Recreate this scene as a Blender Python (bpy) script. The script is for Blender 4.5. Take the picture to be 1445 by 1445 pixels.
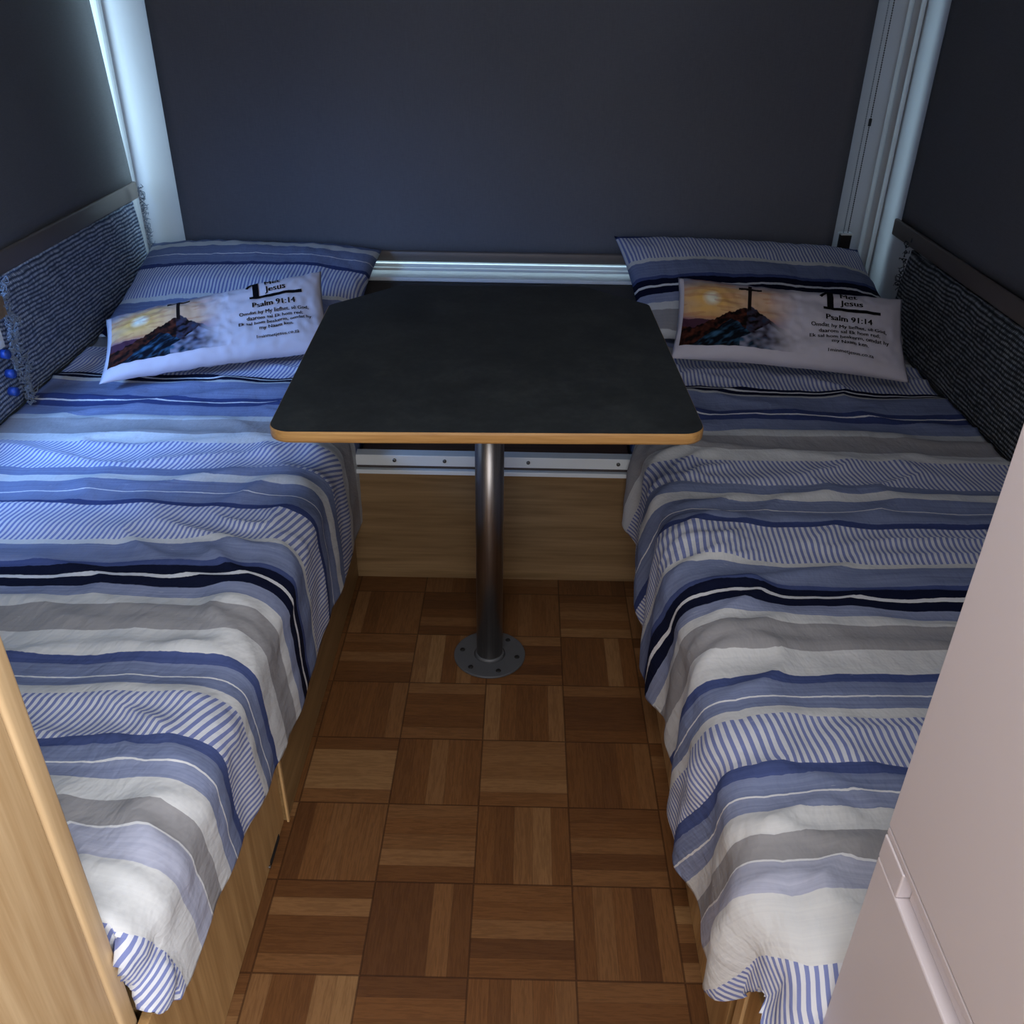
import bpy, bmesh, math, random
from mathutils import Vector, Matrix, noise
random.seed(4)
for o in list(bpy.data.objects): bpy.data.objects.remove(o)
scene = bpy.context.scene
C = scene.collection

# ------------------------------------------------------------------ camera
cam_d = bpy.data.cameras.new('camera'); cam = bpy.data.objects.new('camera', cam_d); C.objects.link(cam)
cam_d.sensor_width = 36; cam_d.lens = 36*1265.76/1445; cam_d.clip_start = .02
# rows: image right, image down, view direction (world x, y, z)
RX = Vector((1.0, .0175, .0122)).normalized(); RD = Vector((.0186, -.5128, -.8583)); RF = Vector((-.0088, .8585, -.5128)).normalized()
RX = (RX - RX.dot(RF)*RF).normalized(); RD = RF.cross(RX)
m = Matrix(((RX.x, -RD.x, -RF.x), (RX.y, -RD.y, -RF.y), (RX.z, -RD.z, -RF.z))).to_4x4()
m.translation = Vector((.0674, -1.8510, 1.3483))
cam.matrix_world = m
scene.camera = cam

# ------------------------------------------------------------------ light and exposure
scene.view_settings.view_transform = 'Standard'; scene.view_settings.look = 'None'
scene.view_settings.gamma = 1; scene.view_settings.use_curve_mapping = False
scene.view_settings.exposure = 0.0
w = bpy.data.worlds.new('daylight'); scene.world = w; w.use_nodes = True
w.node_tree.nodes['Background'].inputs[0].default_value = (.50, .68, 1, 1)
w.node_tree.nodes['Background'].inputs[1].default_value = 1.0

def area(name, loc, target, sx, sy, power, col, spread=180):
    l = bpy.data.lights.new(name, 'AREA'); l.shape = 'RECTANGLE'; l.size = sx; l.size_y = sy
    l.energy = power; l.color = col; l.spread = math.radians(spread)
    o = bpy.data.objects.new(name, l); C.objects.link(o); o.location = loc
    o.rotation_euler = (Vector(target)-Vector(loc)).to_track_quat('-Z', 'Z').to_euler()
    return o
# open doorway behind the photographer, plus added overhead and side fill lamps
area('doorway_daylight', (0.0, -3.05, 1.25), (0, 0, .55), .9, 1.3, 15, (.96, .97, 1))
area('overhead_fill', (0.05, -1.62, 1.93), (0.02, -1.5, 0), .5, .5, 4.6, (1, .98, .97), 120)  # added fill lamp brightening the foreground; the ceiling has no hatch
area('oak_side_fill', (.95, -2.85, 1.30), (-.40, -1.40, .65), .7, .6, 14.5, (.93, .96, 1), 120)  # added fill lamp aimed at the oak panel and left duvet end
# daylight outside the blind-covered windows, then an added bed fill lamp
area('left_window_daylight', (-1.34, .45, 1.25), (0, .45, 1.15), 1.3, 1.0, 23, (.58, .84, 1))
area('rear_window_daylight', (-.30, 1.27, 1.15), (-.30, 0, 1.05), 1.5, 1.25, 32, (.62, .88, 1))
area('left_bed_fill', (-1.36, -.66, 1.12), (-1.0, .15, .45), .45, .5, 6.5, (.20, .44, 1), 75)  # added blue lamp standing in for the light patch on the left bed

# ------------------------------------------------------------------ node helpers
def S(c): return tuple(((v/255)/12.92 if v/255 <= .04045 else ((v/255+.055)/1.055)**2.4) for v in c)+(1,)
class NT:
    def __init__(s, name):
        s.m = bpy.data.materials.new(name); s.m.use_nodes = True; s.t = s.m.node_tree; s.t.nodes.clear()
        s.out = s.n('ShaderNodeOutputMaterial'); s.b = s.n('ShaderNodeBsdfPrincipled'); s.l(s.b.outputs[0], s.out.inputs[0])
    def n(s, k, **kw):
        x = s.t.nodes.new(k)
        for a, v in kw.items(): setattr(x, a, v)
        return x
    def l(s, a, b): s.t.links.new(a, b)
    def put(s, i, v):
        if hasattr(v, 'is_linked') or isinstance(v, bpy.types.NodeSocket): s.l(v, i)
        else: i.default_value = v
    def math(s, op, a, b=None, c=None, clamp=False):
        x = s.n('ShaderNodeMath', operation=op, use_clamp=clamp); s.put(x.inputs[0], a)
        if b is not None: s.put(x.inputs[1], b)
        if c is not None: s.put(x.inputs[2], c)
        return x.outputs[0]
    def mix(s, f, a, b, mode='MIX'):
        x = s.n('ShaderNodeMix', data_type='RGBA', blend_type=mode); s.put(x.inputs[0], f); s.put(x.inputs[6], a); s.put(x.inputs[7], b); return x.outputs[2]
    def noise(s, vec, scale, detail=3, rough=.5, dim='3D'):
        x = s.n('ShaderNodeTexNoise', noise_dimensions=dim); s.put(x.inputs['Vector'], vec); x.inputs['Scale'].default_value = scale
        x.inputs['Detail'].default_value = detail; x.inputs['Roughness'].default_value = rough; return x.outputs[0]
    def comb(s, x, y, z=0.0):
        c = s.n('ShaderNodeCombineXYZ'); s.put(c.inputs[0], x); s.put(c.inputs[1], y); s.put(c.inputs[2], z); return c.outputs[0]
    def sep(s, v):
        c = s.n('ShaderNodeSeparateXYZ'); s.l(v, c.inputs[0]); return c.outputs
    def scale(s, v, sc):
        x = s.n('ShaderNodeMapping'); s.l(v, x.inputs[0]); x.inputs['Scale'].default_value = sc; return x.outputs[0]
    def ramp(s, f, stops, interp='LINEAR'):
        r = s.n('ShaderNodeValToRGB'); r.color_ramp.interpolation = interp; e = r.color_ramp.elements
        while len(e) > 1: e.remove(e[0])
        e[0].position = stops[0][0]; e[0].color = stops[0][1]
        for p, c in stops[1:]:
            q = e.new(p); q.color = c
        s.put(r.inputs[0], f); return r.outputs
    def obj(s): return s.n('ShaderNodeTexCoord').outputs['Object']
    def uv(s): return s.n('ShaderNodeTexCoord').outputs['UV']
    def bump(s, h, strength, dist=.002, normal=None):
        b = s.n('ShaderNodeBump'); b.inputs['Strength'].default_value = strength; b.inputs['Distance'].default_value = dist; s.put(b.inputs['Height'], h)
        if normal: s.l(normal, b.inputs['Normal'])
        s.l(b.outputs[0], s.b.inputs['Normal']); return b.outputs[0]
    def set(s, col=None, rough=None, metal=None, spec=None, **kw):
        if col is not None: s.put(s.b.inputs['Base Color'], col)
        if rough is not None: s.put(s.b.inputs['Roughness'], rough)
        if metal is not None: s.b.inputs['Metallic'].default_value = metal
        if spec is not None: s.b.inputs['Specular IOR Level'].default_value = spec
        return s

def plain(name, col, rough=.6, metal=0, spec=.5, var=.06, scale=6):
    t = NT(name); n = t.noise(t.obj(), scale, 4)
    lo = tuple(c*(1-var) for c in col[:3])+(1,); hi = tuple(min(1, c*(1+var)) for c in col[:3])+(1,)
    t.set(t.mix(n, lo, hi), rough, metal, spec); return t.m

def wood(name, c1, c2, axis='Z', rough=.42, freq=1.0):
    t = NT(name); o = t.obj()
    sc = {'Z': (55, 55, 2.2), 'X': (2.2, 55, 55), 'Y': (55, 2.2, 55)}[axis]
    sc2 = {'Z': (14, 14, .9), 'X': (.9, 14, 14), 'Y': (14, .9, 14)}[axis]
    fine = t.noise(t.scale(o, tuple(v*freq*2.2 for v in sc)), 1, 3, .6)
    big = t.noise(t.scale(o, tuple(v*freq for v in sc2)), 1, 3, .6)
    rings = t.math('SINE', t.math('MULTIPLY', big, 22.0)); rings = t.math('MULTIPLY_ADD', rings, .22, .5)
    f = t.math('ADD', t.math('MULTIPLY', fine, .75), t.math('MULTIPLY', rings, .5)); f = t.math('MULTIPLY_ADD', f, 1.7, -.60, clamp=True)
    col = t.mix(f, c1, c2)
    t.set(col, rough, 0, .4); t.bump(fine, .15, .001); return t.m

# ------------------------------------------------------------------ materials
def floor_mat():
    t = NT('parquet_vinyl'); T = .17
    x, y, _ = t.sep(t.obj())
    gx = t.math('ADD', t.math('DIVIDE', x, T), 22.0); gy = t.math('ADD', t.math('DIVIDE', y, T), 40.0)
    ix = t.math('FLOOR', gx); iy = t.math('FLOOR', gy); fx = t.math('FRACT', gx); fy = t.math('FRACT', gy)
    # column 20 / row 39 is the tile whose strips run away from the camera
    par = t.math('MODULO', t.math('ADD', t.math('ADD', ix, iy), 1.0), 2.0)    # 0 -> strips along y
    along = t.math('ADD', t.math('MULTIPLY', fx, par), t.math('MULTIPLY', fy, t.math('SUBTRACT', 1.0, par)))
    across = t.math('ADD', t.math('MULTIPLY', fy, par), t.math('MULTIPLY', fx, t.math('SUBTRACT', 1.0, par)))
    k5 = t.math('MULTIPLY', across, 5.0); k = t.math('FLOOR', k5); fk = t.math('FRACT', k5)
    wn = t.n('ShaderNodeTexWhiteNoise', noise_dimensions='3D'); t.l(t.comb(ix, iy, k), wn.inputs[0]); rnd = wn.outputs[0]
    seed = t.math('MULTIPLY', rnd, 40.0)
    gv = t.comb(t.math('MULTIPLY', along, 1.3), t.math('MULTIPLY', k5, 2.6), seed)
    g = t.noise(gv, 1.6, 4, .62)
    gr = t.math('SINE', t.math('MULTIPLY', g, 26.0)); gr = t.math('MULTIPLY_ADD', gr, .32, .5)
    gf = t.noise(t.comb(t.math('MULTIPLY', along, 2.0), t.math('MULTIPLY', k5, 30.0), seed), 1, 2, .6)
    base = t.ramp(rnd, [(0, S((100, 64, 36))), (.3, S((116, 76, 42))), (.5, S((124, 82, 46))), (.75, S((132, 92, 56))), (.9, S((146, 106, 68))), (1, S((164, 126, 84)))])[0]
    gmix = t.math('ADD', t.math('MULTIPLY', gr, .55), t.math('MULTIPLY', gf, .45))
    col = t.mix(gmix, t.mix(1.0, base, (.54, .50, .44, 1), 'MULTIPLY'), t.mix(1.0, base, (1.02, 1.03, 1.02, 1), 'MULTIPLY'))
    ex = t.math('MINIMUM', fx, t.math('SUBTRACT', 1.0, fx)); ey = t.math('MINIMUM', fy, t.math('SUBTRACT', 1.0, fy))
    edge = t.math('LESS_THAN', t.math('MINIMUM', ex, ey), .0095)
    ek = t.math('LESS_THAN', t.math('MINIMUM', fk, t.math('SUBTRACT', 1.0, fk)), .02)
    line = t.math('MAXIMUM', t.math('MULTIPLY', edge, .62), t.math('MULTIPLY', ek, .2))
    col = t.mix(line, col, S((52, 28, 12)))
    t.set(col, .48, 0, .35); t.bump(t.math('SUBTRACT', gf, line), .12, .0008); return t.m

# stripe list: fabric coordinate p (metres, falling towards the camera), colour, hatch flag
NAVY = (.006, .009, .032, 0); DK = (.047, .068, .195, 0); DK2 = (.068, .095, .245, 0); BG = (.20, .242, .395, 0); BL = (.265, .305, .46, 0)
CR = (.66, .67, .68, 0); LT = (.52, .54, .56, 0); TP = (.34, .335, .35, 0); LL = (.44, .46, .58, 0); HT = (.6, .62, .7, 1); WH = (.78, .79, .82, 0)
STR = [(.9, LT), (.80, DK), (.77, HT), (.64, CR), (.62, BL), (.55, TP), (.46, CR), (.44, HT), (.266, NAVY), (.251, WH), (.243, NAVY), (.226, LT), (.215, BG), (.126, DK), (.105, WH), (.099, DK), (.074, BG), (.019, LT), (-.007, TP), (-.082, CR), (-.126, HT),
       (-.236, BG), (-.268, CR), (-.297, BG), (-.337, WH), (-.340, BG), (-.378, DK), (-.394, HT), (-.514, CR), (-.528, BG), (-.585, DK2), (-.597, NAVY), (-.620, WH), (-.6285, NAVY), (-.653, BL), (-.682, CR), (-.706, TP), (-.767, CR),
       (-.822, DK2), (-.841, BG), (-.869, WH), (-.872, BG), (-.894, CR), (-.914, HT), (-1.004, DK2), (-1.022, BG), (-1.049, WH), (-1.052, BL), (-1.078, CR), (-1.112, TP), (-1.150, WH), (-1.1525, LL), (-1.195, CR), (-1.265, HT), (-1.60, CR)]
def fabric_mat():
    t = NT('striped_bed_linen'); u, v, _ = t.sep(t.uv())
    n1 = t.noise(t.comb(t.math('MULTIPLY', u, 5.0), t.math('MULTIPLY', v, 3.0)), 1, 2)
    n2 = t.noise(t.comb(t.math('MULTIPLY', u, 60.0), t.math('MULTIPLY', v, 5.0)), 1, 2)
    p = t.math('ADD', v, t.math('MULTIPLY', t.math('SUBTRACT', n1, .5), .006)); p = t.math('ADD', p, t.math('MULTIPLY', t.math('SUBTRACT', n2, .5), .0035))
    def seg(lst, hi, lo):
        f = t.math('DIVIDE', t.math('SUBTRACT', hi, p), hi-lo)
        st = [((hi-a)/(hi-lo), c[:3]+(float(c[3]),)) for a, c in lst]
        st[0] = (0.0, st[0][1]); return t.ramp(f, st, 'CONSTANT')
    cuts = [.9, .28, .03, -.25, -.50, -.70, -.90, -1.10, -1.30]; col = al = None
    for hi, lo in zip(cuts, cuts[1:]):
        first = [q for q in STR if q[0] >= hi][-1]; part = [(hi, first[1])]+[q for q in STR if lo < q[0] < hi]
        rr = seg(part, hi, lo)
        if col is None: col, al = rr[0], rr[1]
        else:
            sw = t.math('LESS_THAN', p, hi); col = t.mix(sw, col, rr[0])
            al = t.math('ADD', t.math('MULTIPLY', al, t.math('SUBTRACT', 1.0, sw)), t.math('MULTIPLY', rr[1], sw))
    # ticking lines
    ph = t.math('MULTIPLY', t.math('ADD', u, t.math('MULTIPLY', t.math('SUBTRACT', n1, .5), .012)), 96.0)
    fr = t.math('FRACT', ph); tick = t.math('GREATER_THAN', fr, .52)
    tc = t.mix(tick, (.70, .72, .78, 1), (.21, .25, .50, 1))
    col = t.mix(al, col, tc)
    # painterly streaks running along the stripes
    stv = t.comb(t.math('MULTIPLY', u, 3.5), t.math('MULTIPLY', v, 190.0))
    st = t.noise(stv, 1, 3, .65)
    s1 = t.n('ShaderNodeSeparateColor'); t.l(col, s1.inputs[0]); blueness = t.math('MULTIPLY', t.math('SUBTRACT', s1.outputs[2], s1.outputs[0]), 4.0, clamp=True)
    blueness = t.math('MULTIPLY_ADD', blueness, .75, .15)
    col = t.mix(t.math('MULTIPLY', t.math('SUBTRACT', 1.0, al), blueness), col, t.mix(1.0, col, t.ramp(st, [(.25, (.68, .70, .76, 1)), (.5, (1, 1, 1, 1)), (.75, (1.3, 1.28, 1.2, 1))])[0], 'MULTIPLY'))
    # little white flecks
    fl = t.noise(t.comb(t.math('MULTIPLY', u, 28.0), t.math('MULTIPLY', v, 330.0)), 1, 1, .5)
    fm = t.math('MULTIPLY', t.math('GREATER_THAN', fl, .79), .5)
    s0 = t.n('ShaderNodeSeparateColor'); t.l(col, s0.inputs[0]); fm = t.math('MULTIPLY', fm, t.math('GREATER_THAN', s0.outputs[2], .2))
    col = t.mix(fm, col, (.75, .77, .8, 1))
    t.set(col, .9, 0, .12)
    w1 = t.noise(t.comb(t.math('MULTIPLY', u, 16.0), t.math('MULTIPLY', v, 9.0)), 1, 4, .6)
    w2 = t.noise(t.comb(t.math('MULTIPLY', u, 900.0), t.math('MULTIPLY', v, 900.0)), 1, 1, .5)
    b1 = t.bump(w1, .5, .018); t.bump(w2, .12, .0006, b1); return t.m

def weave_mat(name, c1, c2, c3):
    t = NT(name); x, y, z = t.sep(t.obj())
    n = t.noise(t.obj(), 14, 3)
    row = t.math('FRACT', t.math('ADD', t.math('MULTIPLY', z, 98.0), t.math('MULTIPLY', n, 1.1)))
    rowi = t.math('FLOOR', t.math('ADD', t.math('MULTIPLY', z, 98.0), t.math('MULTIPLY', n, 1.1)))
    hill = t.math('SUBTRACT', 1.0, t.math('ABSOLUTE', t.math('MULTIPLY_ADD', row, 2.0, -1.0)))
    yy = t.math('ADD', t.math('MULTIPLY', y, 150.0), t.math('MULTIPLY', rowi, .5))
    st = t.math('SUBTRACT', 1.0, t.math('ABSOLUTE', t.math('MULTIPLY_ADD', t.math('FRACT', yy), 2.0, -1.0)))
    wn = t.n('ShaderNodeTexWhiteNoise', noise_dimensions='2D'); t.l(t.comb(t.math('FLOOR', yy), rowi), wn.inputs[0])
    f = t.math('MULTIPLY', hill, t.math('MULTIPLY_ADD', st, .55, .45)); f = t.math('MULTIPLY', f, t.math('MULTIPLY_ADD', wn.outputs[0], .7, .5))
    pn = t.noise(t.scale(t.obj(), (1, 3, 9)), 3, 3)
    col = t.ramp(t.math('MULTIPLY', f, t.math('MULTIPLY_ADD', pn, .8, .7)), [(.05, c1), (.35, c2), (.75, c3)])[0]
    t.set(col, .95, 0, .1); t.bump(f, .9, .006); return t.m

def blind_mat(name, c, tl):
    t = NT(name); x, y, z = t.sep(t.obj())
    a = t.noise(t.scale(t.obj(), (900, 900, 40)), 1, 2); b = t.noise(t.scale(t.obj(), (40, 40, 900)), 1, 2); g = t.noise(t.obj(), 1.8, 2)
    f = t.math('MULTIPLY_ADD', t.math('ADD', a, b), .3, .7); f = t.math('ADD', f, t.math('MULTIPLY_ADD', g, .3, -.15))
    col = t.mix(1.0, c, t.comb(f, f, f), 'MULTIPLY'); t.set(col, .9, 0, .15); t.bump(t.math('ADD', a, b), .2, .0005)
    tr = t.n('ShaderNodeBsdfTranslucent'); tr.inputs[0].default_value = (tl*1.1, tl, tl*.95, 1); ad = t.n('ShaderNodeAddShader')
    t.l(t.b.outputs[0], ad.inputs[0]); t.l(tr.outputs[0], ad.inputs[1]); t.l(ad.outputs[0], t.out.inputs[0])
    return t.m

def table_mat():
    t = NT('slate_laminate'); n = t.noise(t.obj(), 9, 6, .7); n2 = t.noise(t.obj(), 60, 4, .7)
    f = t.math('ADD', t.math('MULTIPLY', n, .6), t.math('MULTIPLY', n2, .4))
    col = t.ramp(f, [(.3, S((37, 40, 41))), (.5, S((50, 54, 55))), (.7, S((67, 71, 71)))])[0]
    t.set(col, .5, 0, .35); t.bump(n2, .06, .0006); return t.m

def steel_mat():
    t = NT('brushed_steel'); n = t.noise(t.scale(t.obj(), (220, 220, 3)), 1, 3, .6)
    col = t.mix(n, (.20, .185, .175, 1), (.46, .435, .42, 1)); t.set(col, t.math('MULTIPLY_ADD', n, .18, .24), 1.0); t.bump(n, .08, .0005); return t.m

M_floor = floor_mat(); M_fab = fabric_mat()
M_weaveL = weave_mat('blue_woven_fabric', S((58, 70, 98)), S((134, 150, 180)), S((208, 218, 238)))
M_weaveR = weave_mat('grey_woven_fabric', S((40, 44, 48)), S((92, 98, 105)), S((160, 166, 174)))
M_blind = blind_mat('charcoal_blind', S((106, 108, 116)), .0105)
M_blind2 = blind_mat('charcoal_side_blind', S((104, 106, 110)), .0125)
M_blind3 = blind_mat('charcoal_right_blind', S((104, 106, 112)), .034)
M_bar = plain('bronze_bar', S((112, 104, 100)), .45, .3)
M_wall = plain('white_lining', S((208, 212, 218)), .7)
M_frame = plain('white_frame', S((228, 234, 236)), .35)
M_white = plain('white_gloss_front', S((212, 204, 208)), .38, var=.015, scale=2)
M_oakH = wood('oak_board_horizontal', S((116, 90, 58)), S((158, 128, 90)), 'X')
M_oakY = wood('oak_board_side', S((122, 94, 58)), S((160, 128, 86)), 'Y')
M_oakZ = wood('oak_board_side_vertical', S((154, 116, 72)), S((204, 164, 112)), 'Z')
M_oakV = wood('oak_panel_vertical', S((186, 150, 106)), S((232, 202, 158)), 'Z', freq=.8)
M_edge = wood('oak_edge', S((176, 128, 72)), S((214, 168, 104)), 'X', freq=2)
M_edgeZ = wood('oak_edge_pale', S((196, 156, 104)), S((226, 190, 140)), 'Z')
M_table = table_mat(); M_steel = steel_mat()
M_plate = plain('grey_metal_plate', S((98, 100, 104)), .5, .35)
M_dark = plain('dark_void', S((22, 20, 20)), .8)
M_brown = wood('dark_slat', S((58, 36, 24)), S((96, 64, 42)), 'X')
M_grey = plain('dark_ledge_lining', S((54, 52, 52)), .8)
M_alu = plain('aluminium', S((196, 196, 192)), .42, .35)
M_rub = plain('dark_line', S((70, 62, 60)), .6)
M_cush = plain('white_cushion_cotton', S((214, 210, 222)), .85, spec=.2, var=.03)
M_ink = plain('black_ink', S((14, 14, 18)), .8, spec=.1)
M_blueb = plain('blue_button', S((40, 78, 170)), .4)
M_fringe = plain('grey_yarn', S((130, 142, 158)), .95)
M_fringeD = plain('dark_yarn', S((50, 56, 66)), .95)
M_matt = plain('dark_blue_mattress', S((44, 62, 92)), .9)
M_screw = plain('screw_metal', S((120, 118, 116)), .35, .9)
M_chain = plain('bead_chain', S((150, 160, 172)), .4, .3)
M_chainD = plain('dark_bead_chain', S((40, 44, 50)), .5)
def glass_mat():
    t = NT('window_glass'); tr = t.n('ShaderNodeBsdfTransparent'); gl = t.n('ShaderNodeBsdfGlossy'); gl.inputs['Roughness'].default_value = .02
    mx = t.n('ShaderNodeMixShader'); mx.inputs[0].default_value = .08; t.l(tr.outputs[0], mx.inputs[1]); t.l(gl.outputs[0], mx.inputs[2]); t.l(mx.outputs[0], t.out.inputs[0]); return t.m
M_glass = glass_mat()

# ------------------------------------------------------------------ object helpers
def link(name, me, mat=None, parent=None, smooth=False):
    o = bpy.data.objects.new(name, me); C.objects.link(o)
    if mat:
        for q in (mat if isinstance(mat, (list, tuple)) else [mat]): me.materials.append(q)
    if parent: o.parent = parent
    if smooth:
        for f in me.polygons: f.use_smooth = True
    return o
def obj(name, bm, mat, parent=None, smooth=False):
    bmesh.ops.recalc_face_normals(bm, faces=bm.faces[:])
    me = bpy.data.meshes.new(name); bm.to_mesh(me); bm.free(); return link(name, me, mat, parent, smooth)
def box(bm, x0, x1, y0, y1, z0, z1, bev=0, seg=2):
    vs = [bm.verts.new((x, y, z)) for x in (x0, x1) for y in (y0, y1) for z in (z0, z1)]
    fs = [bm.faces.new([vs[i] for i in q]) for q in ((0, 1, 3, 2), (4, 6, 7, 5), (0, 4, 5, 1), (2, 3, 7, 6), (0, 2, 6, 4), (1, 5, 7, 3))]
    if bev:
        es = list({e for f in fs for e in f.edges}); bmesh.ops.bevel(bm, geom=es, offset=bev, segments=seg, profile=.5, affect='EDGES')
    return bm
def cyl(bm, p, q, r, n=24, r2=None):
    p = Vector(p); q = Vector(q); d = q-p; M = Matrix.Translation((p+q)/2) @ d.to_track_quat('Z', 'Y').to_matrix().to_4x4()
    bmesh.ops.create_cone(bm, cap_ends=True, segments=n, radius1=r, radius2=r if r2 is None else r2, depth=d.length, matrix=M); return bm
def prism(bm, pts, z0, z1, bev=0):
    a = [bm.verts.new((x, y, z0)) for x, y in pts]; b = [bm.verts.new((x, y, z1)) for x, y in pts]
    bm.faces.new(a[::-1]); bm.faces.new(b)
    for i in range(len(pts)):
        j = (i+1) % len(pts); bm.faces.new((a[i], a[j], b[j], b[i]))
    return bm
def thing(name, label, cat, loc=(0, 0, 0), group=None):
    o = bpy.data.objects.new(name, None); C.objects.link(o); o.empty_display_size = .05
    o['label'] = label; o['category'] = cat
    if group: o['group'] = group
    o.location = loc; return o
def tag(o, label, cat, group=None, kind=None):
    o['label'] = label; o['category'] = cat
    if group: o['group'] = group
    if kind: o['kind'] = kind
    return o
def SUB(name, bm, mat, root, part, smooth=False):
    bmesh.ops.translate(bm, vec=-Vector(root.location), verts=bm.verts[:]); return obj(name, bm, mat, part, smooth)
def struct(name, bm, mat): o = obj(name, bm, mat); o['kind'] = 'structure'; return o
def B(*a, **k): return box(bmesh.new(), *a, **k)

# ------------------------------------------------------------------ setting
XL, XR, YR = -1.22, 1.21, 1.15
struct('floor', B(XL-.05, XR+.05, -3.2, .066, -.04, 0), M_floor)
struct('ceiling', B(XL-.08, XR+.08, -3.2, YR+.08, 1.96, 2.0), M_wall)
def wall_with_hole(name, axis, pos, th, a0, a1, h0, h1, z0=0, z1=1.96, lo=None, hi=None):
    # axis 'x': wall plane at x=pos, runs along y from lo to hi
    bm = bmesh.new()
    def bb(p, q, za, zb):
        if axis == 'x': box(bm, pos, pos+th, p, q, za, zb)
        else: box(bm, p, q, pos, pos+th, za, zb)
    bb(lo, a0, z0, z1); bb(a1, hi, z0, z1); bb(a0, a1, z0, h0); bb(a0, a1, h1, z1)
    return struct(name, bm, M_wall)
bm = bmesh.new()
for y0_, y1_, z0_, z1_ in ((-3.2, -.92, 0, 1.96), (-.92, -.32, 0, .82), (-.92, -.32, 1.42, 1.96), (-.32, -.15, 0, 1.96), (-.15, 1.115, 0, .76), (-.15, 1.115, 1.75, 1.96), (1.115, YR+.06, 0, 1.96)):
    box(bm, XL-.06, XL, y0_, y1_, z0_, z1_)
struct('wall_left', bm, M_wall)
wall_with_hole('wall_right', 'x', XR, .06, -.25, .74, .76, 1.75, lo=-3.2, hi=YR+.06)
wall_with_hole('wall_back', 'y', YR, .06, -1.015, .91, .53, 1.75, lo=XL, hi=XR)
struct('wall_front', B(XL-.06, XR+.06, -3.26, -3.2, 0, 1.96), M_wall)
def window(name, axis, pos, a0, a1, z0, z1):
    t = thing(name, '', ''); del t['label']; del t['category']; t['kind'] = 'structure'
    fr = bmesh.new(); f = .028
    def bb(bm, p, q, za, zb, d0=0.0, d1=.03):
        if axis == 'x': box(bm, pos+d0, pos+d1, p, q, za, zb, .003)
        else: box(bm, p, q, pos+d0, pos+d1, za, zb, .003)
    bb(fr, a0, a0+f, z0, z1); bb(fr, a1-f, a1, z0, z1); bb(fr, a0+f, a1-f, z0, z0+f); bb(fr, a0+f, a1-f, z1-f, z1)
    obj('window_frame', fr, M_frame, t)
    g = bmesh.new(); bb(g, a0+f, a1-f, z0+f, z1-f, .012, .017); obj('pane', g, M_glass, t)
    return t
window('window_1', 'x', XL-.045, -.15, 1.115, .76, 1.75)
window('window_2', 'y', YR+.012, -1.015, .91, .53, 1.75)
window('added_window', 'x', XL-.045, -.92, -.32, .82, 1.42)  # unseen window and wall opening, added to let the bed fill lamp in
window('window_3', 'x', XR+.012, -.25, .74, .76, 1.75)

# kick board across the end of the aisle and the alcove behind it
struct('wall_alcove', B(-.5, .5, .066, .081, 0, .315), M_oakH)
# alcove deck, under window lining
struct('trim_4', B(XL, XR, .081, YR, -.04, .0), M_dark)
struct('trim_1', B(-.62, .62, .93, .95, 0, .518), M_grey)

# window sill with aluminium track
t = thing('window_sill_track', 'pale aluminium window sill with bright ribbed track under the wide rear blind', 'window sill', (0, 1.0, .518))
def P(name, bm, mat, par, smooth=False):
    # geometry written in world coordinates, parent offset removed
    bmesh.ops.translate(bm, vec=-Vector(par.location), verts=bm.verts[:]); return obj(name, bm, mat, par, smooth)
P('sill_board', B(-.62, .62, .945, 1.03, .518, .530, bev=.003), M_frame, t)
for i, (ya, yb, za, zb) in enumerate([(1.032, 1.046, .518, .536), (1.052, 1.064, .518, .545), (1.07, 1.085, .518, .552), (1.092, 1.145, .518, .56)]):
    P('track_rib', B(-.98, 1.02, ya, yb, za, zb, bev=.002), M_frame, t)

# corner rails at the right rear corner, left corner pillar trim
t = struct('trim_2', bmesh.new(), M_frame)
bm = bmesh.new(); cyl(bm, (1.168, 1.140, .5), (1.168, 1.140, 1.95), .007, 16); cyl(bm, (1.199, 1.128, .5), (1.199, 1.128, 1.95), .007, 16)
bpy.data.objects.remove(t); struct('trim_2', bm, M_frame)
bm = bmesh.new(); box(bm, XL, XL+.035, 1.118, YR, .45, 1.95, .012, 3); struct('trim_3', bm, M_frame)

# ------------------------------------------------------------------ blinds
def blind_mesh(p0, p1, z0, z1, lean=(0, 0), th=.0015, amp=.002, n=60, mz=30):
    # vertical cloth between plan points p0 and p1, bottom shifted by lean relative to the top
    bm = bmesh.new(); d = Vector((p1[0]-p0[0], p1[1]-p0[1], 0)); nn = Vector((-d.y, d.x, 0)).normalized(); G = []
    for j in range(mz+1):
        f = j/mz; z = z0+(z1-z0)*f; row = []
        for i in range(n+1):
            g = i/n; q = Vector((p0[0], p0[1], 0))+d*g+Vector((lean[0], lean[1], 0))*(1-f)
            a = amp*(noise.noise(Vector((g*5, z*1.2, p0[0])))) + amp*.6*math.sin(g*9+z)*(1-f)
            q += nn*a; row.append((q.x, q.y, z))
        G.append(row)
    fr = [[bm.verts.new(v) for v in r] for r in G]; bk = [[bm.verts.new(Vector(v)+nn*th) for v in r] for r in G]
    for j in range(mz):
        for i in range(n):
            bm.faces.new((fr[j][i], fr[j][i+1], fr[j+1][i+1], fr[j+1][i])); bm.faces.new((bk[j][i], bk[j+1][i], bk[j+1][i+1], bk[j][i+1]))
    for i in range(n):
        bm.faces.new((fr[0][i], bk[0][i], bk[0][i+1], fr[0][i+1])); bm.faces.new((fr[mz][i], fr[mz][i+1], bk[mz][i+1], bk[mz][i]))
    for j in range(mz):
        bm.faces.new((fr[j][0], fr[j+1][0], bk[j+1][0], bk[j][0])); bm.faces.new((fr[j][n], bk[j][n], bk[j+1][n], fr[j+1][n]))
    return bm
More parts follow.
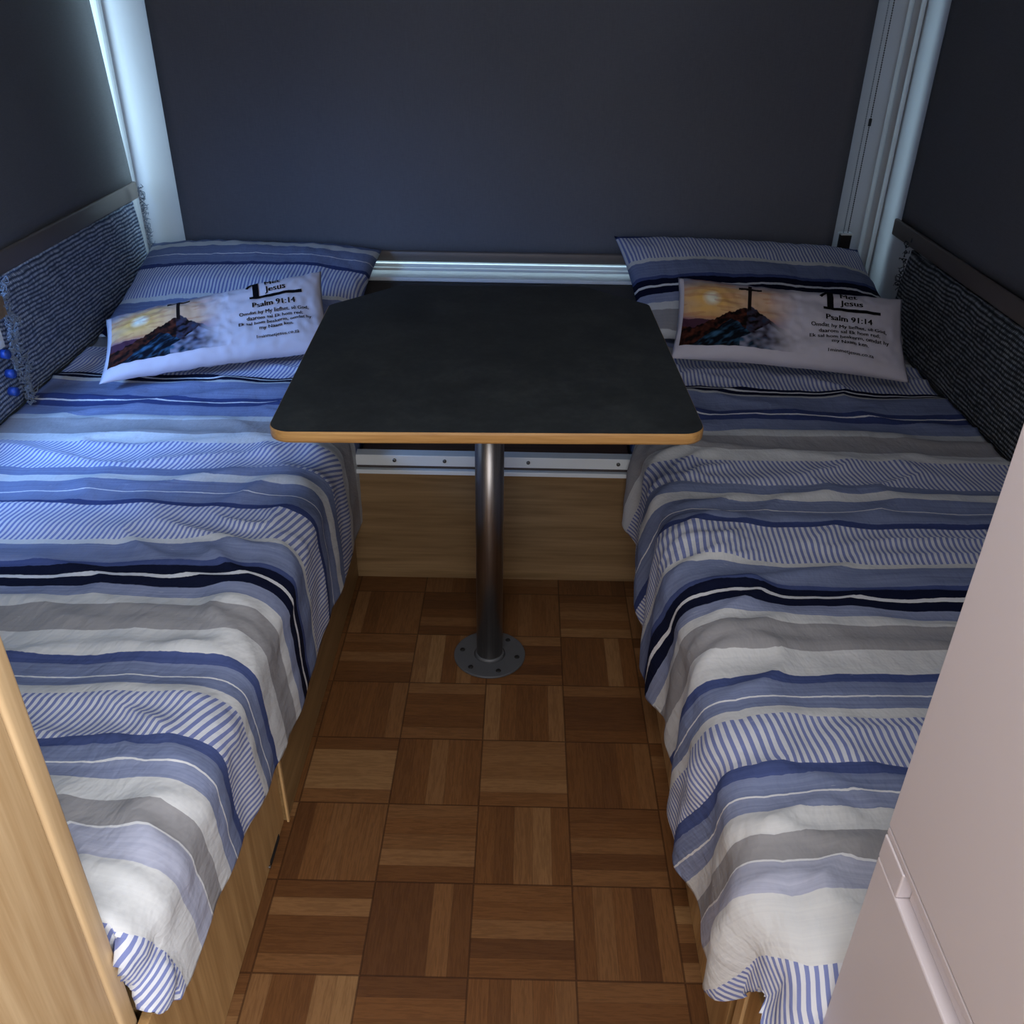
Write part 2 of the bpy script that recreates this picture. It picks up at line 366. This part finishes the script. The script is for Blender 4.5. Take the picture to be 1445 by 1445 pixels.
t = thing('roller_blind', 'wide charcoal roller blind pulled down over the rear window behind the table', 'blind', (0, 1.05, 1.86))
P('blind_cloth', blind_mesh((-1.023, 1.05), (1.042, 1.05), .585, 1.88, amp=.004), M_blind, t, True)
P('bottom_bar', B(-1.020, 1.040, 1.041, 1.059, .553, .588, bev=.006), M_bar, t, True)
P('roller_tube', cyl(bmesh.new(), (-1.03, 1.07, 1.89), (1.05, 1.07, 1.89), .022), M_frame, t, True)

t = thing('roller_blind', 'charcoal blind on the left wall above the blue woven backrest', 'blind', (-1.17, .45, 1.86))
P('blind_cloth', blind_mesh((-1.205, 1.050), (-1.205, -.10), .78, 1.88, lean=(.045, 0), amp=.003), M_blind2, t, True)
P('bottom_bar', B(-1.166, -1.150, -.10, 1.062, .735, .785, bev=.005), M_bar, t, True)
P('roller_tube', cyl(bmesh.new(), (-1.195, 1.07, 1.90), (-1.195, -.12, 1.90), .02), M_frame, t, True)

t = thing('roller_blind', 'dark charcoal blind on the right wall above the black and grey woven backrest', 'blind', (1.18, .3, 1.86))
P('blind_cloth', blind_mesh((1.168, .862), (1.168, -.2), .745, 1.88, amp=.002), M_blind3, t, True)
P('bottom_bar', B(1.152, 1.164, -.2, .875, .705, .752, bev=.004), M_bar, t, True)
P('roller_tube', cyl(bmesh.new(), (1.182, .88, 1.90), (1.182, -.22, 1.90), .02), M_frame, t, True)

# bead chain of the rear blind
t = thing('blind_chain', 'thin beaded pull chain hanging beside the right edge of the rear blind', 'chain', (1.06, 1.03, .66))
def beads(x0, y0, z0, z1, r, st):
    bm = bmesh.new(); z = z0
    while z < z1:
        bmesh.ops.create_icosphere(bm, subdivisions=1, radius=r, matrix=Matrix.Translation((x0, y0, z))); z += st
    cyl(bm, (x0, y0, z0), (x0, y0, z1), r*.35, 6); return bm
o = P('chain_strand', beads(1.066, 1.035, .665, 1.86, .0021, .0062), M_chain, t, True); o['label'] = 'pale strand of beads'
o = P('chain_strand', beads(1.080, 1.035, .665, 1.86, .0021, .0062), M_chainD, t, True); o['label'] = 'dark strand of beads'
SUB('chain_connector', cyl(bmesh.new(), (1.080, 1.035, .98), (1.080, 1.035, 1.0), .0045, 10), M_chainD, t, o, True)
t2 = thing('chain_tensioner', 'small dark bracket holding the bead chain above the right pillow', 'bracket', (1.07, 1.04, .60))
P('bracket_body', B(1.058, 1.092, 1.025, 1.05, .60, .664, bev=.003), M_dark, t2); P('bracket_cap', B(1.056, 1.094, 1.022, 1.05, .664, .669, bev=.001), M_frame, t2)

# ------------------------------------------------------------------ woven backrests
def backrest(name, x_in, x_out, y0, y1, zb, zt, mat, label, sgn):
    # padded upright cushion: face at x_in towards the aisle
    bm = bmesh.new(); n, k = 110, 34; G = []
    for i in range(n+1):
        g = i/n; y = y0+(y1-y0)*g; row = []
        for j in range(k+1):
            f = j/k; z = zb+(zt-zb)*f
            e = (1-abs(2*f-1)**10)**.5 * min(1, (1-abs(2*g-1)**70))**.5
            wv = .006*noise.noise(Vector((y*4, z*6, sgn)))+.003*noise.noise(Vector((y*15, z*18, sgn)))
            x = x_out + (x_in-x_out)*(.25+.75*e) + sgn*wv - sgn*.02*(f)*1.0
            zz = z + (.006*noise.noise(Vector((y*7, 3, sgn))) if j == k else 0)
            yy = y + (.008*noise.noise(Vector((9, z*30, sgn))) if i in (0, n) else 0)
            row.append(bm.verts.new((x, yy, zz)))
        G.append(row)
    for i in range(n):
        for j in range(k): bm.faces.new((G[i][j], G[i+1][j], G[i+1][j+1], G[i][j+1]))
    b = [(x_out, y0, zb), (x_out, y0, zt), (x_out, y1, zt), (x_out, y1, zb)]; bv = [bm.verts.new(p) for p in b]
    bm.faces.new([bv[0], bv[3]]+[G[i][0] for i in range(n, -1, -1)]); bm.faces.new([bv[1]]+[G[i][k] for i in range(n+1)]+[bv[2]])
    bm.faces.new([bv[0]]+[G[0][j] for j in range(k+1)]+[bv[1]]); bm.faces.new([bv[3], bv[2]]+[G[n][j] for j in range(k, -1, -1)])
    bm.faces.new(bv)
    t = thing(name, label, 'backrest', (x_out, (y0+y1)/2, zb)); P('woven_cover', bm, mat, t, True); return t
bl = backrest('woven_backrest', -1.124, -1.152, .125, 1.012, .448, .734, M_weaveL, 'blue and white ribbed woven backrest along the left wall under the blind', 1)
bl2 = backrest('woven_backrest', -1.118, -1.152, -.55, .120, .448, .733, M_weaveL, 'blue woven backrest with frayed edge and blue buttons at the left margin', 1)
br = backrest('woven_backrest', 1.120, 1.150, -.5, .70, .448, .704, M_weaveR, 'dark grey chunky woven backrest along the right wall', -1)
def tufts(pts, ln, r, seed, dirx):
    rn = random.Random(seed); bm = bmesh.new()
    for p in pts:
        for _ in range(3):
            a = Vector(p)+Vector((rn.uniform(0, .006)*dirx, rn.uniform(-.008, .008), rn.uniform(-.006, .006)))
            m1 = a+Vector((dirx*rn.uniform(.002, .012), rn.uniform(-1, 1)*ln*.5, rn.uniform(-1, 1)*ln*.5)); e = m1+Vector((dirx*rn.uniform(-.004, .006), rn.uniform(-1, 1)*ln*.6, rn.uniform(-1, 1)*ln*.6))
            if (m1-a).length > .001: cyl(bm, a, m1, r, 5)
            if (e-m1).length > .001: cyl(bm, m1, e, r, 5, r*.5)
    return bm
def zs(a, b, n): return [a+(b-a)*i/(n-1) for i in range(n)]
o = P('fringe', tufts([(-1.128, 1.008, z) for z in zs(.60, .775, 26)], .020, .0013, 1, 1), M_fringe, bl); o['kind'] = 'stuff'
o = P('fringe', tufts([(-1.112, .120+.012*math.sin(z*60)-.12*max(0, .52-z), z) for z in zs(.465, .745, 50)]+[(-1.106, .085+.01*math.sin(z*40), z) for z in zs(.47, .70, 40)], .020, .0015, 2, 1), M_fringe, bl2); o['kind'] = 'stuff'
o = P('fringe', tufts([(1.142, .702, z) for z in zs(.60, .722, 12)], .020, .0013, 3, -1), M_fringeD, br); o['kind'] = 'stuff'
for (yy, zz) in ((.055, .600), (.055, .553), (.046, .513)):
    o = P('blue_button', cyl(bmesh.new(), (-1.112, yy, zz), (-1.096, yy-.002, zz), .0105, 18), M_blueb, bl2, True)

t = thing('wooden_plaque', 'edge of a small wooden plaque with white card at the left margin', 'plaque', (-1.085, 0, .62))
P('wooden_board', B(-1.102, -1.092, -.12, .088, .680, .725, bev=.002), M_oakH, t)
P('white_card', B(-1.102, -1.097, -.12, .052, .620, .660), M_frame, t)

# ------------------------------------------------------------------ bed bases
def bed_base(side):
    s = side; lab = 'oak bed base under the left bunk, with a stepped board joint' if s < 0 else 'oak bed base under the right bunk'
    fx = -.358 if s < 0 else .367; wx = (XL+.01) if s < 0 else (XR-.01)
    t = thing('bed_base', lab, 'bed base', ((fx+wx)/2, 0, 0))
    a, b = sorted((wx, fx-s*-.0 + s*.02))
    P('carcass', B(a, b, -1.24, YR-.24, 0.001, .28), M_oakY, t)
    if s < 0:
        a, b = -.38, -.350; sb0 = P('side_board', B(a, b, -.725, .064, .001, .33, bev=.0012), M_oakY, t)
        sb = P('side_board', B(-.371, fx, -1.40, -.7255, .001, .285, bev=.001), M_oakZ, t)
        o = SUB('board_edging', B(-.3515, -.3475, -.7285, -.7215, .001, .33), M_edgeZ, t, sb0); o['label'] = 'pale vertical edging strip'
        o = SUB('floor_gap', B(-.3585, -.3565, -.825, -.765, .0015, .012), M_dark, t, sb); o['label'] = 'dark slot at the floor'
        SUB('screw', cyl(bmesh.new(), (-.358, -.832, .009), (-.355, -.832, .009), .003, 10), M_screw, t, sb)
    else:
        sb0 = P('side_board', B(fx, .385, -1.14, .064, .001, .33, bev=.0012), M_oakZ, t)
        sb = P('side_board', B(fx+.003, .385, -1.40, -1.185, .001, .285, bev=.001), M_oakZ, t)
        o = SUB('board_edging', B(fx-.001, .383, -1.183, -1.160, .001, .285, bev=.001), M_edgeZ, t, sb); o['label'] = 'pale vertical edging strip'
        o = SUB('floor_gap', B(fx-.0005, fx+.002, -.80, -.74, .0015, .010), M_dark, t, sb0); o['label'] = 'dark slot at the floor'
    return t
bed_base(-1); bed_base(1)
def mattress(s):
    x0, x1 = ((-1.09, -.368) if s < 0 else (.39, 1.095))
    bm = B(x0, x1, -1.235, .90, .33, .428, bev=.03, seg=4)
    o = obj('mattress', bm, M_matt, None, True)
    tag(o, 'dark blue mattress under the striped duvet of the %s bunk' % ('left' if s < 0 else 'right'), 'mattress')
mattress(-1); mattress(1)

# rail and slats between the bunks
t = thing('support_rail', 'white aluminium support rail with screws above the oak kick board', 'rail', (0, .07, .315))
P('rail_lip', B(-.335, .345, .044, .081, .316, .327, bev=.001), M_frame, t)
o = P('rail_groove', B(-.335, .345, .056, .081, .327, .336), M_rub, t); o['label'] = 'dark grey groove'
rf = P('rail_face', B(-.335, .345, .050, .081, .336, .364, bev=.0015), M_frame, t)
for x in (-.235, -.115, .085, .30):
    SUB('screw', cyl(bmesh.new(), (x, .052, .351), (x, .0475, .351), .0045, 14), M_screw, t, rf, True)
t = thing('slatted_shelf', 'dark brown slatted shelf behind the white rail under the table', 'shelf', (0, .5, .30))
for i in range(9):
    y = .094+i*.088; P('slat', B(-.322, .330, y, y+.062, .335, .352, bev=.002), M_brown, t)
for x in (-.32, .29): P('bearer', B(x, x+.04, .09, .88, .300, .334), M_brown, t)

# ------------------------------------------------------------------ duvets
def interp(tab, x):
    tab = sorted(tab)
    if x <= tab[0][0]: return tab[0][1]
    for (a, p), (b, q) in zip(tab, tab[1:]):
        if x <= b: return p+(q-p)*(x-a)/(b-a)
    return tab[-1][1]
ZT = .452
HEM_L = [(-1.40, .28), (-1.273, .270), (-1.18, .262), (-1.09, .272), (-.973, .243), (-.85, .215), (-.694, .183), (-.521, .175), (-.25, .165), (0, .158), (.278, .20), (.9, .3)]
HEM_R = [(-1.45, .36), (-1.28, .345), (-1.207, .265), (-1.12, .19), (-1.047, .165), (-.951, .158), (-.87, .14), (-.794, .125), (-.70, .15), (-.621, .160), (-.5, .125), (-.365, .105), (-.24, .15), (-.111, .19), (.288, .24), (.9, .3)]
def duvet(s):
    """cloth sheet laid flat in (x, y) and wrapped down over the aisle edge and the foot end"""
    R = .055; hem = HEM_L if s < 0 else HEM_R
    ex = .343 if s < 0 else .352; yend = -1.282 if s < 0 else -1.288; rc = .035
    # inner rounded rectangle: |x| >= ex+R , y >= yend+R ; corner radius rc
    cx = ex+R+rc; cy = yend+R+rc
    step = .0085; nx = int((1.118-(ex-.36))/step); ny = int((.86-(yend-.36))/step)
    bm = bmesh.new(); uvl = bm.loops.layers.uv.new('UVMap'); V = {}; U = {}; D = {}
    for j in range(ny+1):
        for i in range(nx+1):
            x = 1.118-step*i; y = .86-step*j      # x is |x|
            qx = min(x-cx, 0); qy = min(y-cy, 0); L = math.hypot(qx, qy)
            d = 0; n = Vector((0, 0, 0)); bx, by = x, y
            if L > rc:
                n = Vector((qx, qy, 0))/L; d = L-rc
            # hem length along the cloth
            hy = max(y, yend-.02); hz = interp(hem, hy)
            endw = max(0, -n.y)**3 if d > 0 else 0
            hz = hz*(1-endw)+(.30 if s > 0 else .405)*endw
            arc = R*math.pi/2
            Dm = arc+(ZT-R-hz)
            dd = min(d, Dm); over = d-Dm
            if d > 0:
                bx = x-n.x*(d-dd); by = y-n.y*(d-dd)
                base = Vector((x, y, 0))-n*d
                if dd < arc: a = dd/R; h = R*math.sin(a); g = R*(1-math.cos(a)); nrm = n*math.sin(a)+Vector((0, 0, math.cos(a)))
                else: h = R; g = R+(dd-arc); nrm = n
                pos = Vector((base.x+n.x*h, base.y+n.y*h, ZT-g))
            else:
                pos = Vector((x, y, ZT)); nrm = Vector((0, 0, 1))
            # sag near the wall, wrinkles
            sx, sy = x*1.0, y
            k = s*3.1
            w1 = .010*noise.noise(Vector((sx*3.0, sy*3.0, k)))
            w2 = .010*(1-abs(noise.noise(Vector((sx*3.2+.8*noise.noise(Vector((sx*3, sy*3, 5))), sy*11, k+7)))))**5
            w3 = .0035*noise.noise(Vector((sx*16, sy*16, k+2)))
            dr = min(1, max(0, (dd-.02)/.12)) if d > 0 else 0
            edgeb = math.exp(-((x-(ex+.09))/.07)**2)
            crn = .015*(1-abs(noise.noise(Vector((sx*9-sy*6, sy*10, k+11)))))**4*edgeb
            fold = dr*(.010*math.sin(sy*21+1.5*math.sin(sy*6+s))+.006*math.sin(sy*47+s))*(1 if s > 0 else .25)
            if s > 0 and y < -1.0: fold *= 1.0+1.2*min(1, (-1.0-y)/.2)
            if d > 0 and n.y < -.3: fold += dr*.008*math.sin(sx*55)
            flare = (.012 if s > 0 else .006)*dr
            off = w1*(1-.5*dr)+w2*(1-dr)+w3+crn+fold+flare+.002
            if dr > 0: off = max(off, .0)
            pos += nrm*off
            lim = -1.297 if s > 0 else -1.244
            if pos.y < lim and pos.x > (.392 if s > 0 else .366): pos.y = lim
            V[i, j] = bm.verts.new((s*pos.x, pos.y, pos.z)); D[i, j] = over
            ext = max(0, cx-rc-bx)
            sk = 0
            if s > 0: sk = -.42*max(0, ext-.02)
            else: sk = -.10*max(0, ext)
            wob = .012*noise.noise(Vector((sx*2.3, sy*2.1, k+4)))+.006*noise.noise(Vector((sx*7, sy*5, k+9)))
            off0 = .0 if s > 0 else -.022
            U[i, j] = (bx+(.05*by if s > 0 else .30*by)+.012*math.sin(by*9+1), by+off0+wob+sk)
    for j in range(ny):
        for i in range(nx):
            c = [(i, j), (i+1, j), (i+1, j+1), (i, j+1)]
            if all(D[q] > .0001 for q in c): continue
            co = [V[q].co for q in c]
            try: f = bm.faces.new([V[q] for q in c])
            except ValueError: continue
            for lp, q in zip(f.loops, c): lp[uvl].uv = U[q]
    bmesh.ops.delete(bm, geom=[v for v in bm.verts if not v.link_faces], context='VERTS')
    if s > 0: bmesh.ops.reverse_faces(bm, faces=bm.faces[:])
    me = bpy.data.meshes.new('duvet'); bm.to_mesh(me); bm.free()
    o = link('duvet', me, M_fab, None, True)
    md = o.modifiers.new('thickness', 'SOLIDIFY'); md.thickness = .004; md.offset = -1
    tag(o, 'blue and white striped duvet draped over the %s bunk, %s' % (('left', 'end behind oak cabinet') if s < 0 else ('right', 'end beside white cabinet')), 'duvet', 'striped duvets')
    return o
duvet(-1); duvet(1)

# ------------------------------------------------------------------ pillows
def pillow_surface(c00, c10, c01, c11, thick, px=3.0, seed=0, inset=.02, crease=1.0):
    c00, c10, c01, c11 = map(Vector, (c00, c10, c01, c11))
    N = ((c10-c00).cross(c01-c00)).normalized(); eu = (c10-c00).normalized(); ew = (c01-c00).normalized()
    def f(u, w, side=1, lift=0.0):
        u = min(max(u, 0), 1); w = min(max(w, 0), 1)
        p = (c00*(1-u)+c10*u)*(1-w)+(c01*(1-u)+c11*u)*w
        a = (1-abs(2*u-1)**px); b = (1-abs(2*w-1)**px)
        prof = max(0, a*b)**.55
        # seams pull inward between the corners
        p += eu*inset*(-(2*u-1))*(1-(2*w-1)**2)*abs(2*u-1)**2 + ew*inset*(-(2*w-1))*(1-(2*u-1)**2)*abs(2*w-1)**2
        edge = 1-prof
        wr = .010*crease*noise.noise(Vector((u*5, w*4, seed)))*prof + .006*crease*noise.noise(Vector((u*16, w*6, seed+3)))*edge*min(1, prof*5)
        wr += .0035*crease*noise.noise(Vector((u*30, w*12, seed+5)))*min(1, prof*4)
        return p+N*(side*(thick*prof)+wr+lift)
    return f, N
def pillow_mesh(name, f, nu, nw, uvf, mat, parent=None, tb=.6):
    bm = bmesh.new(); uvl = bm.loops.layers.uv.new('UVMap'); T = {}; Bt = {}
    for j in range(nw+1):
        for i in range(nu+1):
            u, w_ = i/nu, j/nw; T[i, j] = bm.verts.new(f(u, w_, 1))
            Bt[i, j] = T[i, j] if i in (0, nu) or j in (0, nw) else bm.verts.new(f(u, w_, -tb))
    for j in range(nw):
        for i in range(nu):
            for K, rev in ((T, False), (Bt, True)):
                q = [(i, j), (i+1, j), (i+1, j+1), (i, j+1)]
                if rev: q = q[::-1]
                try: fc = bm.faces.new([K[a] for a in q])
                except ValueError: continue
                for lp, a in zip(fc.loops, q): lp[uvl].uv = uvf(a[0]/nu, a[1]/nw)
    me = bpy.data.meshes.new(name); bm.to_mesh(me); bm.free(); return link(name, me, mat, parent, True)
fL, _ = pillow_surface((-1.105, .50, .480), (-.405, .58, .480), (-1.110, 1.00, .610), (-.385, 1.005, .600), .070, seed=1, inset=.012)
o = pillow_mesh('pillow', fL, 70, 50, lambda u, w_: (u*.75+.02*math.sin(w_*4), -.60+.385*w_+.03*(abs(2*u-1)**6)*-1), M_fab)
tag(o, 'striped pillow at the head of the left bunk with its broad ticking band uppermost', 'pillow')
fR, _ = pillow_surface((.40, .56, .480), (1.145, .55, .480), (.345, 1.000, .655), (1.110, 1.005, .625), .070, seed=6, inset=.014)
o = pillow_mesh('pillow', fR, 70, 50, lambda u, w_: (u*.75, -.775+.415*w_-.02*(abs(2*u-1)**5)), M_fab)
tag(o, 'striped pillow with a navy band at the head of the right bunk', 'pillow')

# ------------------------------------------------------------------ printed cushions
def lerp3(a, b, t): t = min(1, max(0, t)); return tuple(a[i]*(1-t)+b[i]*t for i in range(3))
def lin(c): return S(c)[:3]
def picture(a, b, seed=0):
    """sunset, cross and rocks; a across 0..1, b upwards 0..1; returns linear albedo"""
    nz = lambda x, y, k: noise.noise(Vector((x, y, k+seed)))
    a0 = a; a = a*1.2
    sky = lerp3(lin((222, 184, 150)), lin((158, 158, 172)), (b-.72)/.3+.25*nz(a*3, b*9, 1))
    sky = lerp3(sky, lin((120, 70, 110)), (0.48-b)/.14+.3*nz(a*4, b*10, 2))
    d = math.hypot((a-.30)*1.15, (b-.66)*1.0)
    sky = lerp3(sky, lin((246, 194, 104)), 1.15-d/.36+.25*nz(a*3, b*16, 3))
    sky = lerp3(sky, lin((255, 250, 226)), 1.6-d/.080)
    if b > .84: sky = lerp3(sky, lin((110, 120, 150)), (b-.84)/.2+.4*nz(a*4, b*14, 4))
    if nz(a*3.5, b*22, 8) > .18: sky = lerp3(sky, lin((196, 120, 84)), .35)
    c = sky
    # far ridge
    if b < .38-.10*a+.03*nz(a*7, 0, 11): c = lin((78, 48, 66))
    # main mountain
    pk = .60
    ridge = pk-.85*abs(a-.70)**.9 if a > .70 else pk-.62*(.70-a)
    ridge = max(ridge, .26-.12*a)+.035*nz(a*14, 0, 21)+.015*nz(a*40, 0, 22)
    if b < ridge:
        v = nz(a*9+b*5, b*14-a*8, 31)+.6*nz(a*30, b*30, 32)
        c = lerp3(lin((18, 10, 12)), lin((96, 48, 34)), .30+v*.9)
        if a > .66: c = lerp3(c, lin((50, 66, 92)), .35+1.0*v)
    r2 = .40-1.0*abs(a-.52)+.03*nz(a*18, 1, 41)
    if a > .52: r2 = .40-.95*(a-.52)+.03*nz(a*18, 1, 41)
    if b < r2:
        v = nz(a*12-b*16, b*4+a*5, 51)+.5*nz(a*30-b*30, b*12+a*12, 52); c = lerp3(lin((10, 16, 28)), lin((58, 100, 132)), .18+v*1.1)
    r3 = .36-.9*abs(a-.88)+.02*nz(a*20, 1, 61)
    if b < r3 and a > .6:
        v = nz(a*16, b*16, 71); c = lerp3(c, lin((140, 142, 164)), .5+v)
    # cross
    if abs(a-.685) < .019 and .54 < b < .93: c = lin((26, 18, 18))
    if abs(b-(.855-.10*(a-.685))) < .022 and abs(a-.685) < .115: c = lin((24, 18, 20))
    white = lin((214, 210, 222))
    c = lerp3(c, white, (a0-.72+.06*nz(a*3, b*5, 81))/.22)
    c = lerp3(c, lin((20, 14, 16)), (.06-b)/.05*.5 if a < .6 else 0)
    return c
def pic_mat():
    t = NT('printed_picture'); at = t.n('ShaderNodeVertexColor', layer_name='print'); t.set(at.outputs[0], .85, 0, .15); return t.m
M_pic = pic_mat()
def text_mesh(body, size, bold):
    cu = bpy.data.curves.new('t', 'FONT'); cu.body = body; cu.size = size; cu.align_x = 'CENTER'; cu.offset = bold; cu.resolution_u = 3; cu.space_character = 1.02
    ob = bpy.data.objects.new('t', cu); C.objects.link(ob); dg = bpy.context.evaluated_depsgraph_get(); dg.update()
    me = bpy.data.meshes.new_from_object(ob.evaluated_get(dg)); vs = [tuple(v.co) for v in me.vertices]; fs = [tuple(p.vertices) for p in me.polygons]
    bpy.data.objects.remove(ob); bpy.data.curves.remove(cu); bpy.data.meshes.remove(me); return vs, fs
W_, H_ = .60, .27
LINES = [('Psalm 91:14', .755, .560, .0250, .0008), ('Omdat hy My liefhet, s\u00ea God,', .755, .475, .0160, .00042), ('daarom sal Ek hom red;', .755, .412, .0160, .00042),
         ('Ek sal hom beskerm, omdat hy', .755, .349, .0160, .00042), ('my Naam ken.', .755, .286, .0160, .00042), ('1minmetjesus.co.za', .755, .175, .0148, .0003), ('Jesus', .770, .760, .0280, .0008), ('Met', .755, .862, .0280, .0008)]
def cushion(corners, thick, seed, label):
    f, N = pillow_surface(*corners, thick, px=4.0, seed=seed, inset=.010, crease=1.0)
    c = sum((Vector(q) for q in corners), Vector())/4; c.z = min(q[2] for q in corners)
    t = thing('printed_cushion', label, 'cushion', c)
    def off(o): o.parent = t; o.matrix_parent_inverse = Matrix.Translation(-c)
    o = pillow_mesh('cushion_cover', f, 90, 46, lambda u, w_: (u, w_), M_cush); off(o)
    # picture patch
    bm = bmesh.new(); cl = bm.verts.layers.float_color.new('print'); nu, nw = 230, 190; G = {}
    for j in range(nw+1):
        for i in range(nu+1):
            a, b = i/nu, j/nw; u = .025+.53*a; w_ = .135+.855*b
            v = bm.verts.new(f(u, w_, 1, .0010)); v[cl] = (*picture(a, b), 1); G[i, j] = v
    for j in range(nw):
        for i in range(nu): bm.faces.new((G[i, j], G[i+1, j], G[i+1, j+1], G[i, j+1]))
    me = bpy.data.meshes.new('printed_picture'); bm.to_mesh(me); bm.free(); o = link('printed_picture', me, M_pic, None, True); off(o)
    o['label'] = 'sunset print of a cross on dark rocks'
    # lettering
    bm = bmesh.new()
    def add(vs, fs, u0, w0):
        # planar subdivision is not needed: every glyph is small next to the curvature
        q = [bm.verts.new(f(u0+x/W_, min(.985, w0+y/H_), 1, .0024)) for x, y, _ in vs]
        for p in fs:
            try: bm.faces.new([q[k] for k in p])
            except ValueError: pass
    for body, u0, w0, sz, bo in LINES:
        tm = text_mesh(body, sz, 0)
        for du in (-bo, 0, bo): add(*tm, u0+du/W_, w0)
    def strip(p, q, wd, n=16):
        p = Vector(p); q = Vector(q); d = (q-p); nn = Vector((-d.y, d.x)).normalized()*wd/2; vs = []; fs = []
        for i in range(n+1):
            c0 = p+d*i/n; vs += [(*(c0+nn), 0), (*(c0-nn), 0)]
            if i: k = 2*i; fs.append((k-2, k-1, k+1, k))
        add(vs, fs, 0, 0)
    def uw(u, w_): return (u*W_, w_*H_)
    strip(uw(.645, .705), uw(.895, .705), .0100); strip(uw(.676, .70), uw(.676, .985), .017); strip(uw(.672, .97), uw(.634, .86), .009)
    me = bpy.data.meshes.new('printed_lettering'); bm.to_mesh(me); bm.free(); o = link('printed_lettering', me, M_ink); off(o)
    o['label'] = 'black printed verse and logo'
    return t
cushion(((-.955, .150, .490), (-.430, .385, .495), (-.990, .330, .590), (-.487, .575, .652)), .040, 3, 'small white printed cushion with a cross and verse leaning on the left pillow')
cushion(((.455, .385, .492), (1.030, .245, .492), (.482, .560, .655), (1.050, .450, .640)), .040, 9, 'small white printed cushion with a cross and verse leaning on the right pillow')

# ------------------------------------------------------------------ table
t = thing('pedestal_table', 'small dark slate topped table with oak edge on a single steel post', 'table', (.004, -.242, 0))
TP_PTS = [(-.328, -.607), (.357, -.587), (.340, .055), (.205, .180), (-.215, .168), (-.350, .016)]
def rounded(pts, rr):
    out = []; n = len(pts)
    for i, p in enumerate(pts):
        p = Vector(p); a = Vector(pts[i-1])-p; b = Vector(pts[(i+1) % n])-p; r = rr[i]; a.normalize(); b.normalize()
        ang = a.angle(b); L = r/math.tan(ang/2); s0 = p+a*L; s1 = p+b*L; cc = p+(a+b).normalized()*(r/math.sin(ang/2))
        v0 = s0-cc; v1 = s1-cc; a0 = math.atan2(v0.y, v0.x); a1 = math.atan2(v1.y, v1.x); da = (a1-a0+math.pi) % (2*math.pi)-math.pi
        for k in range(9): an = a0+da*k/8; out.append((cc.x+r*math.cos(an), cc.y+r*math.sin(an)))
    return out
ol = rounded(TP_PTS, [.035, .035, .02, .02, .02, .02])
cen = Vector((sum(p[0] for p in ol)/len(ol), sum(p[1] for p in ol)/len(ol)))
def shrink(pts, d): return [tuple(Vector(p)+(cen-Vector(p)).normalized()*d) for p in pts]
P('table_top', prism(bmesh.new(), shrink(ol, .0022), .722, .7405), M_table, t)
bm = bmesh.new(); n = len(ol); rings = []
for z, d in ((.7215, .003), (.7225, .0008), (.726, 0), (.736, 0), (.7395, .0008), (.7402, .0025)):
    rings.append([bm.verts.new((x, y, z)) for x, y in shrink(ol, d)])
inner = [[bm.verts.new((x, y, z)) for x, y in shrink(ol, .0021)] for z in (.7402, .7215)]
rings = rings+inner+[rings[0]]
for A, Bq in zip(rings, rings[1:]):
    for i in range(n):
        try: bm.faces.new((A[i], A[(i+1) % n], Bq[(i+1) % n], Bq[i]))
        except ValueError: pass
o = P('edge_band', bm, M_edge, t, True); o['label'] = 'oak edge band'
P('post', cyl(bmesh.new(), (.004, -.242, .006), (.004, -.242, .712), .0295, 48), M_steel, t, True)
bm = bmesh.new(); cyl(bm, (.004, -.242, .001), (.004, -.242, .0065), .082, 64)
bp = o = P('base_plate', bm, M_plate, t); bv = o.modifiers.new('b', 'BEVEL'); bv.width = .0015; bv.segments = 2
P('collar', cyl(bmesh.new(), (.004, -.242, .0065), (.004, -.242, .013), .036, 48, .0305), M_plate, t, True)
for k in range(6):
    a = math.radians(-70+60*k); x = .004+.064*math.cos(a); y = -.242+.064*math.sin(a)
    SUB('screw', cyl(bmesh.new(), (x, y, .0062), (x, y, .0082), .0062, 16, .005), M_dark, t, bp, True)
P('top_plate', cyl(bmesh.new(), (.004, -.242, .712), (.004, -.242, .7215), .08, 48), M_plate, t)

# ------------------------------------------------------------------ cabinets at the foot of the bunks
t = thing('oak_cabinet', 'tall pale oak cabinet end with rounded edge in the left foreground', 'cabinet', (-.7, -1.7, 0))
P('side_panel', B(-1.10, -.385, -1.95, -1.262, .001, 1.55, bev=.001), M_oakV, t)
bm = bmesh.new(); box(bm, -.40, -.3735, -1.283, -1.252, .001, 1.55, .006, 4)
P('edge_post', bm, M_oakV, t, True)
P('front_panel', B(-.386, -.3755, -1.95, -1.285, .001, 1.55, bev=.002), M_oakV, t)

t = thing('white_cabinet', 'tall glossy white cabinet in the right foreground with a door seam and recessed grip', 'cabinet', (.8, -1.9, 0))
CX = .402
P('carcass', B(CX+.022, 1.12, -1.97, -1.302, .001, 1.60), M_white, t)
P('upper_door', B(CX, CX+.020, -1.97, -1.300, .702, 1.60, bev=.002), M_white, t)
P('lower_door', B(CX, CX+.020, -1.97, -1.300, .02, .660, bev=.002), M_white, t)
P('grip_end', B(CX, CX+.020, -1.345, -1.300, .6605, .690, bev=.0015), M_white, t)
o = P('finger_grip', B(CX+.012, CX+.020, -1.97, -1.346, .6605, .690), M_white, t)
P('rail_strip', B(CX+.001, CX+.020, -1.97, -1.300, .6915, .699, bev=.001), M_white, t)
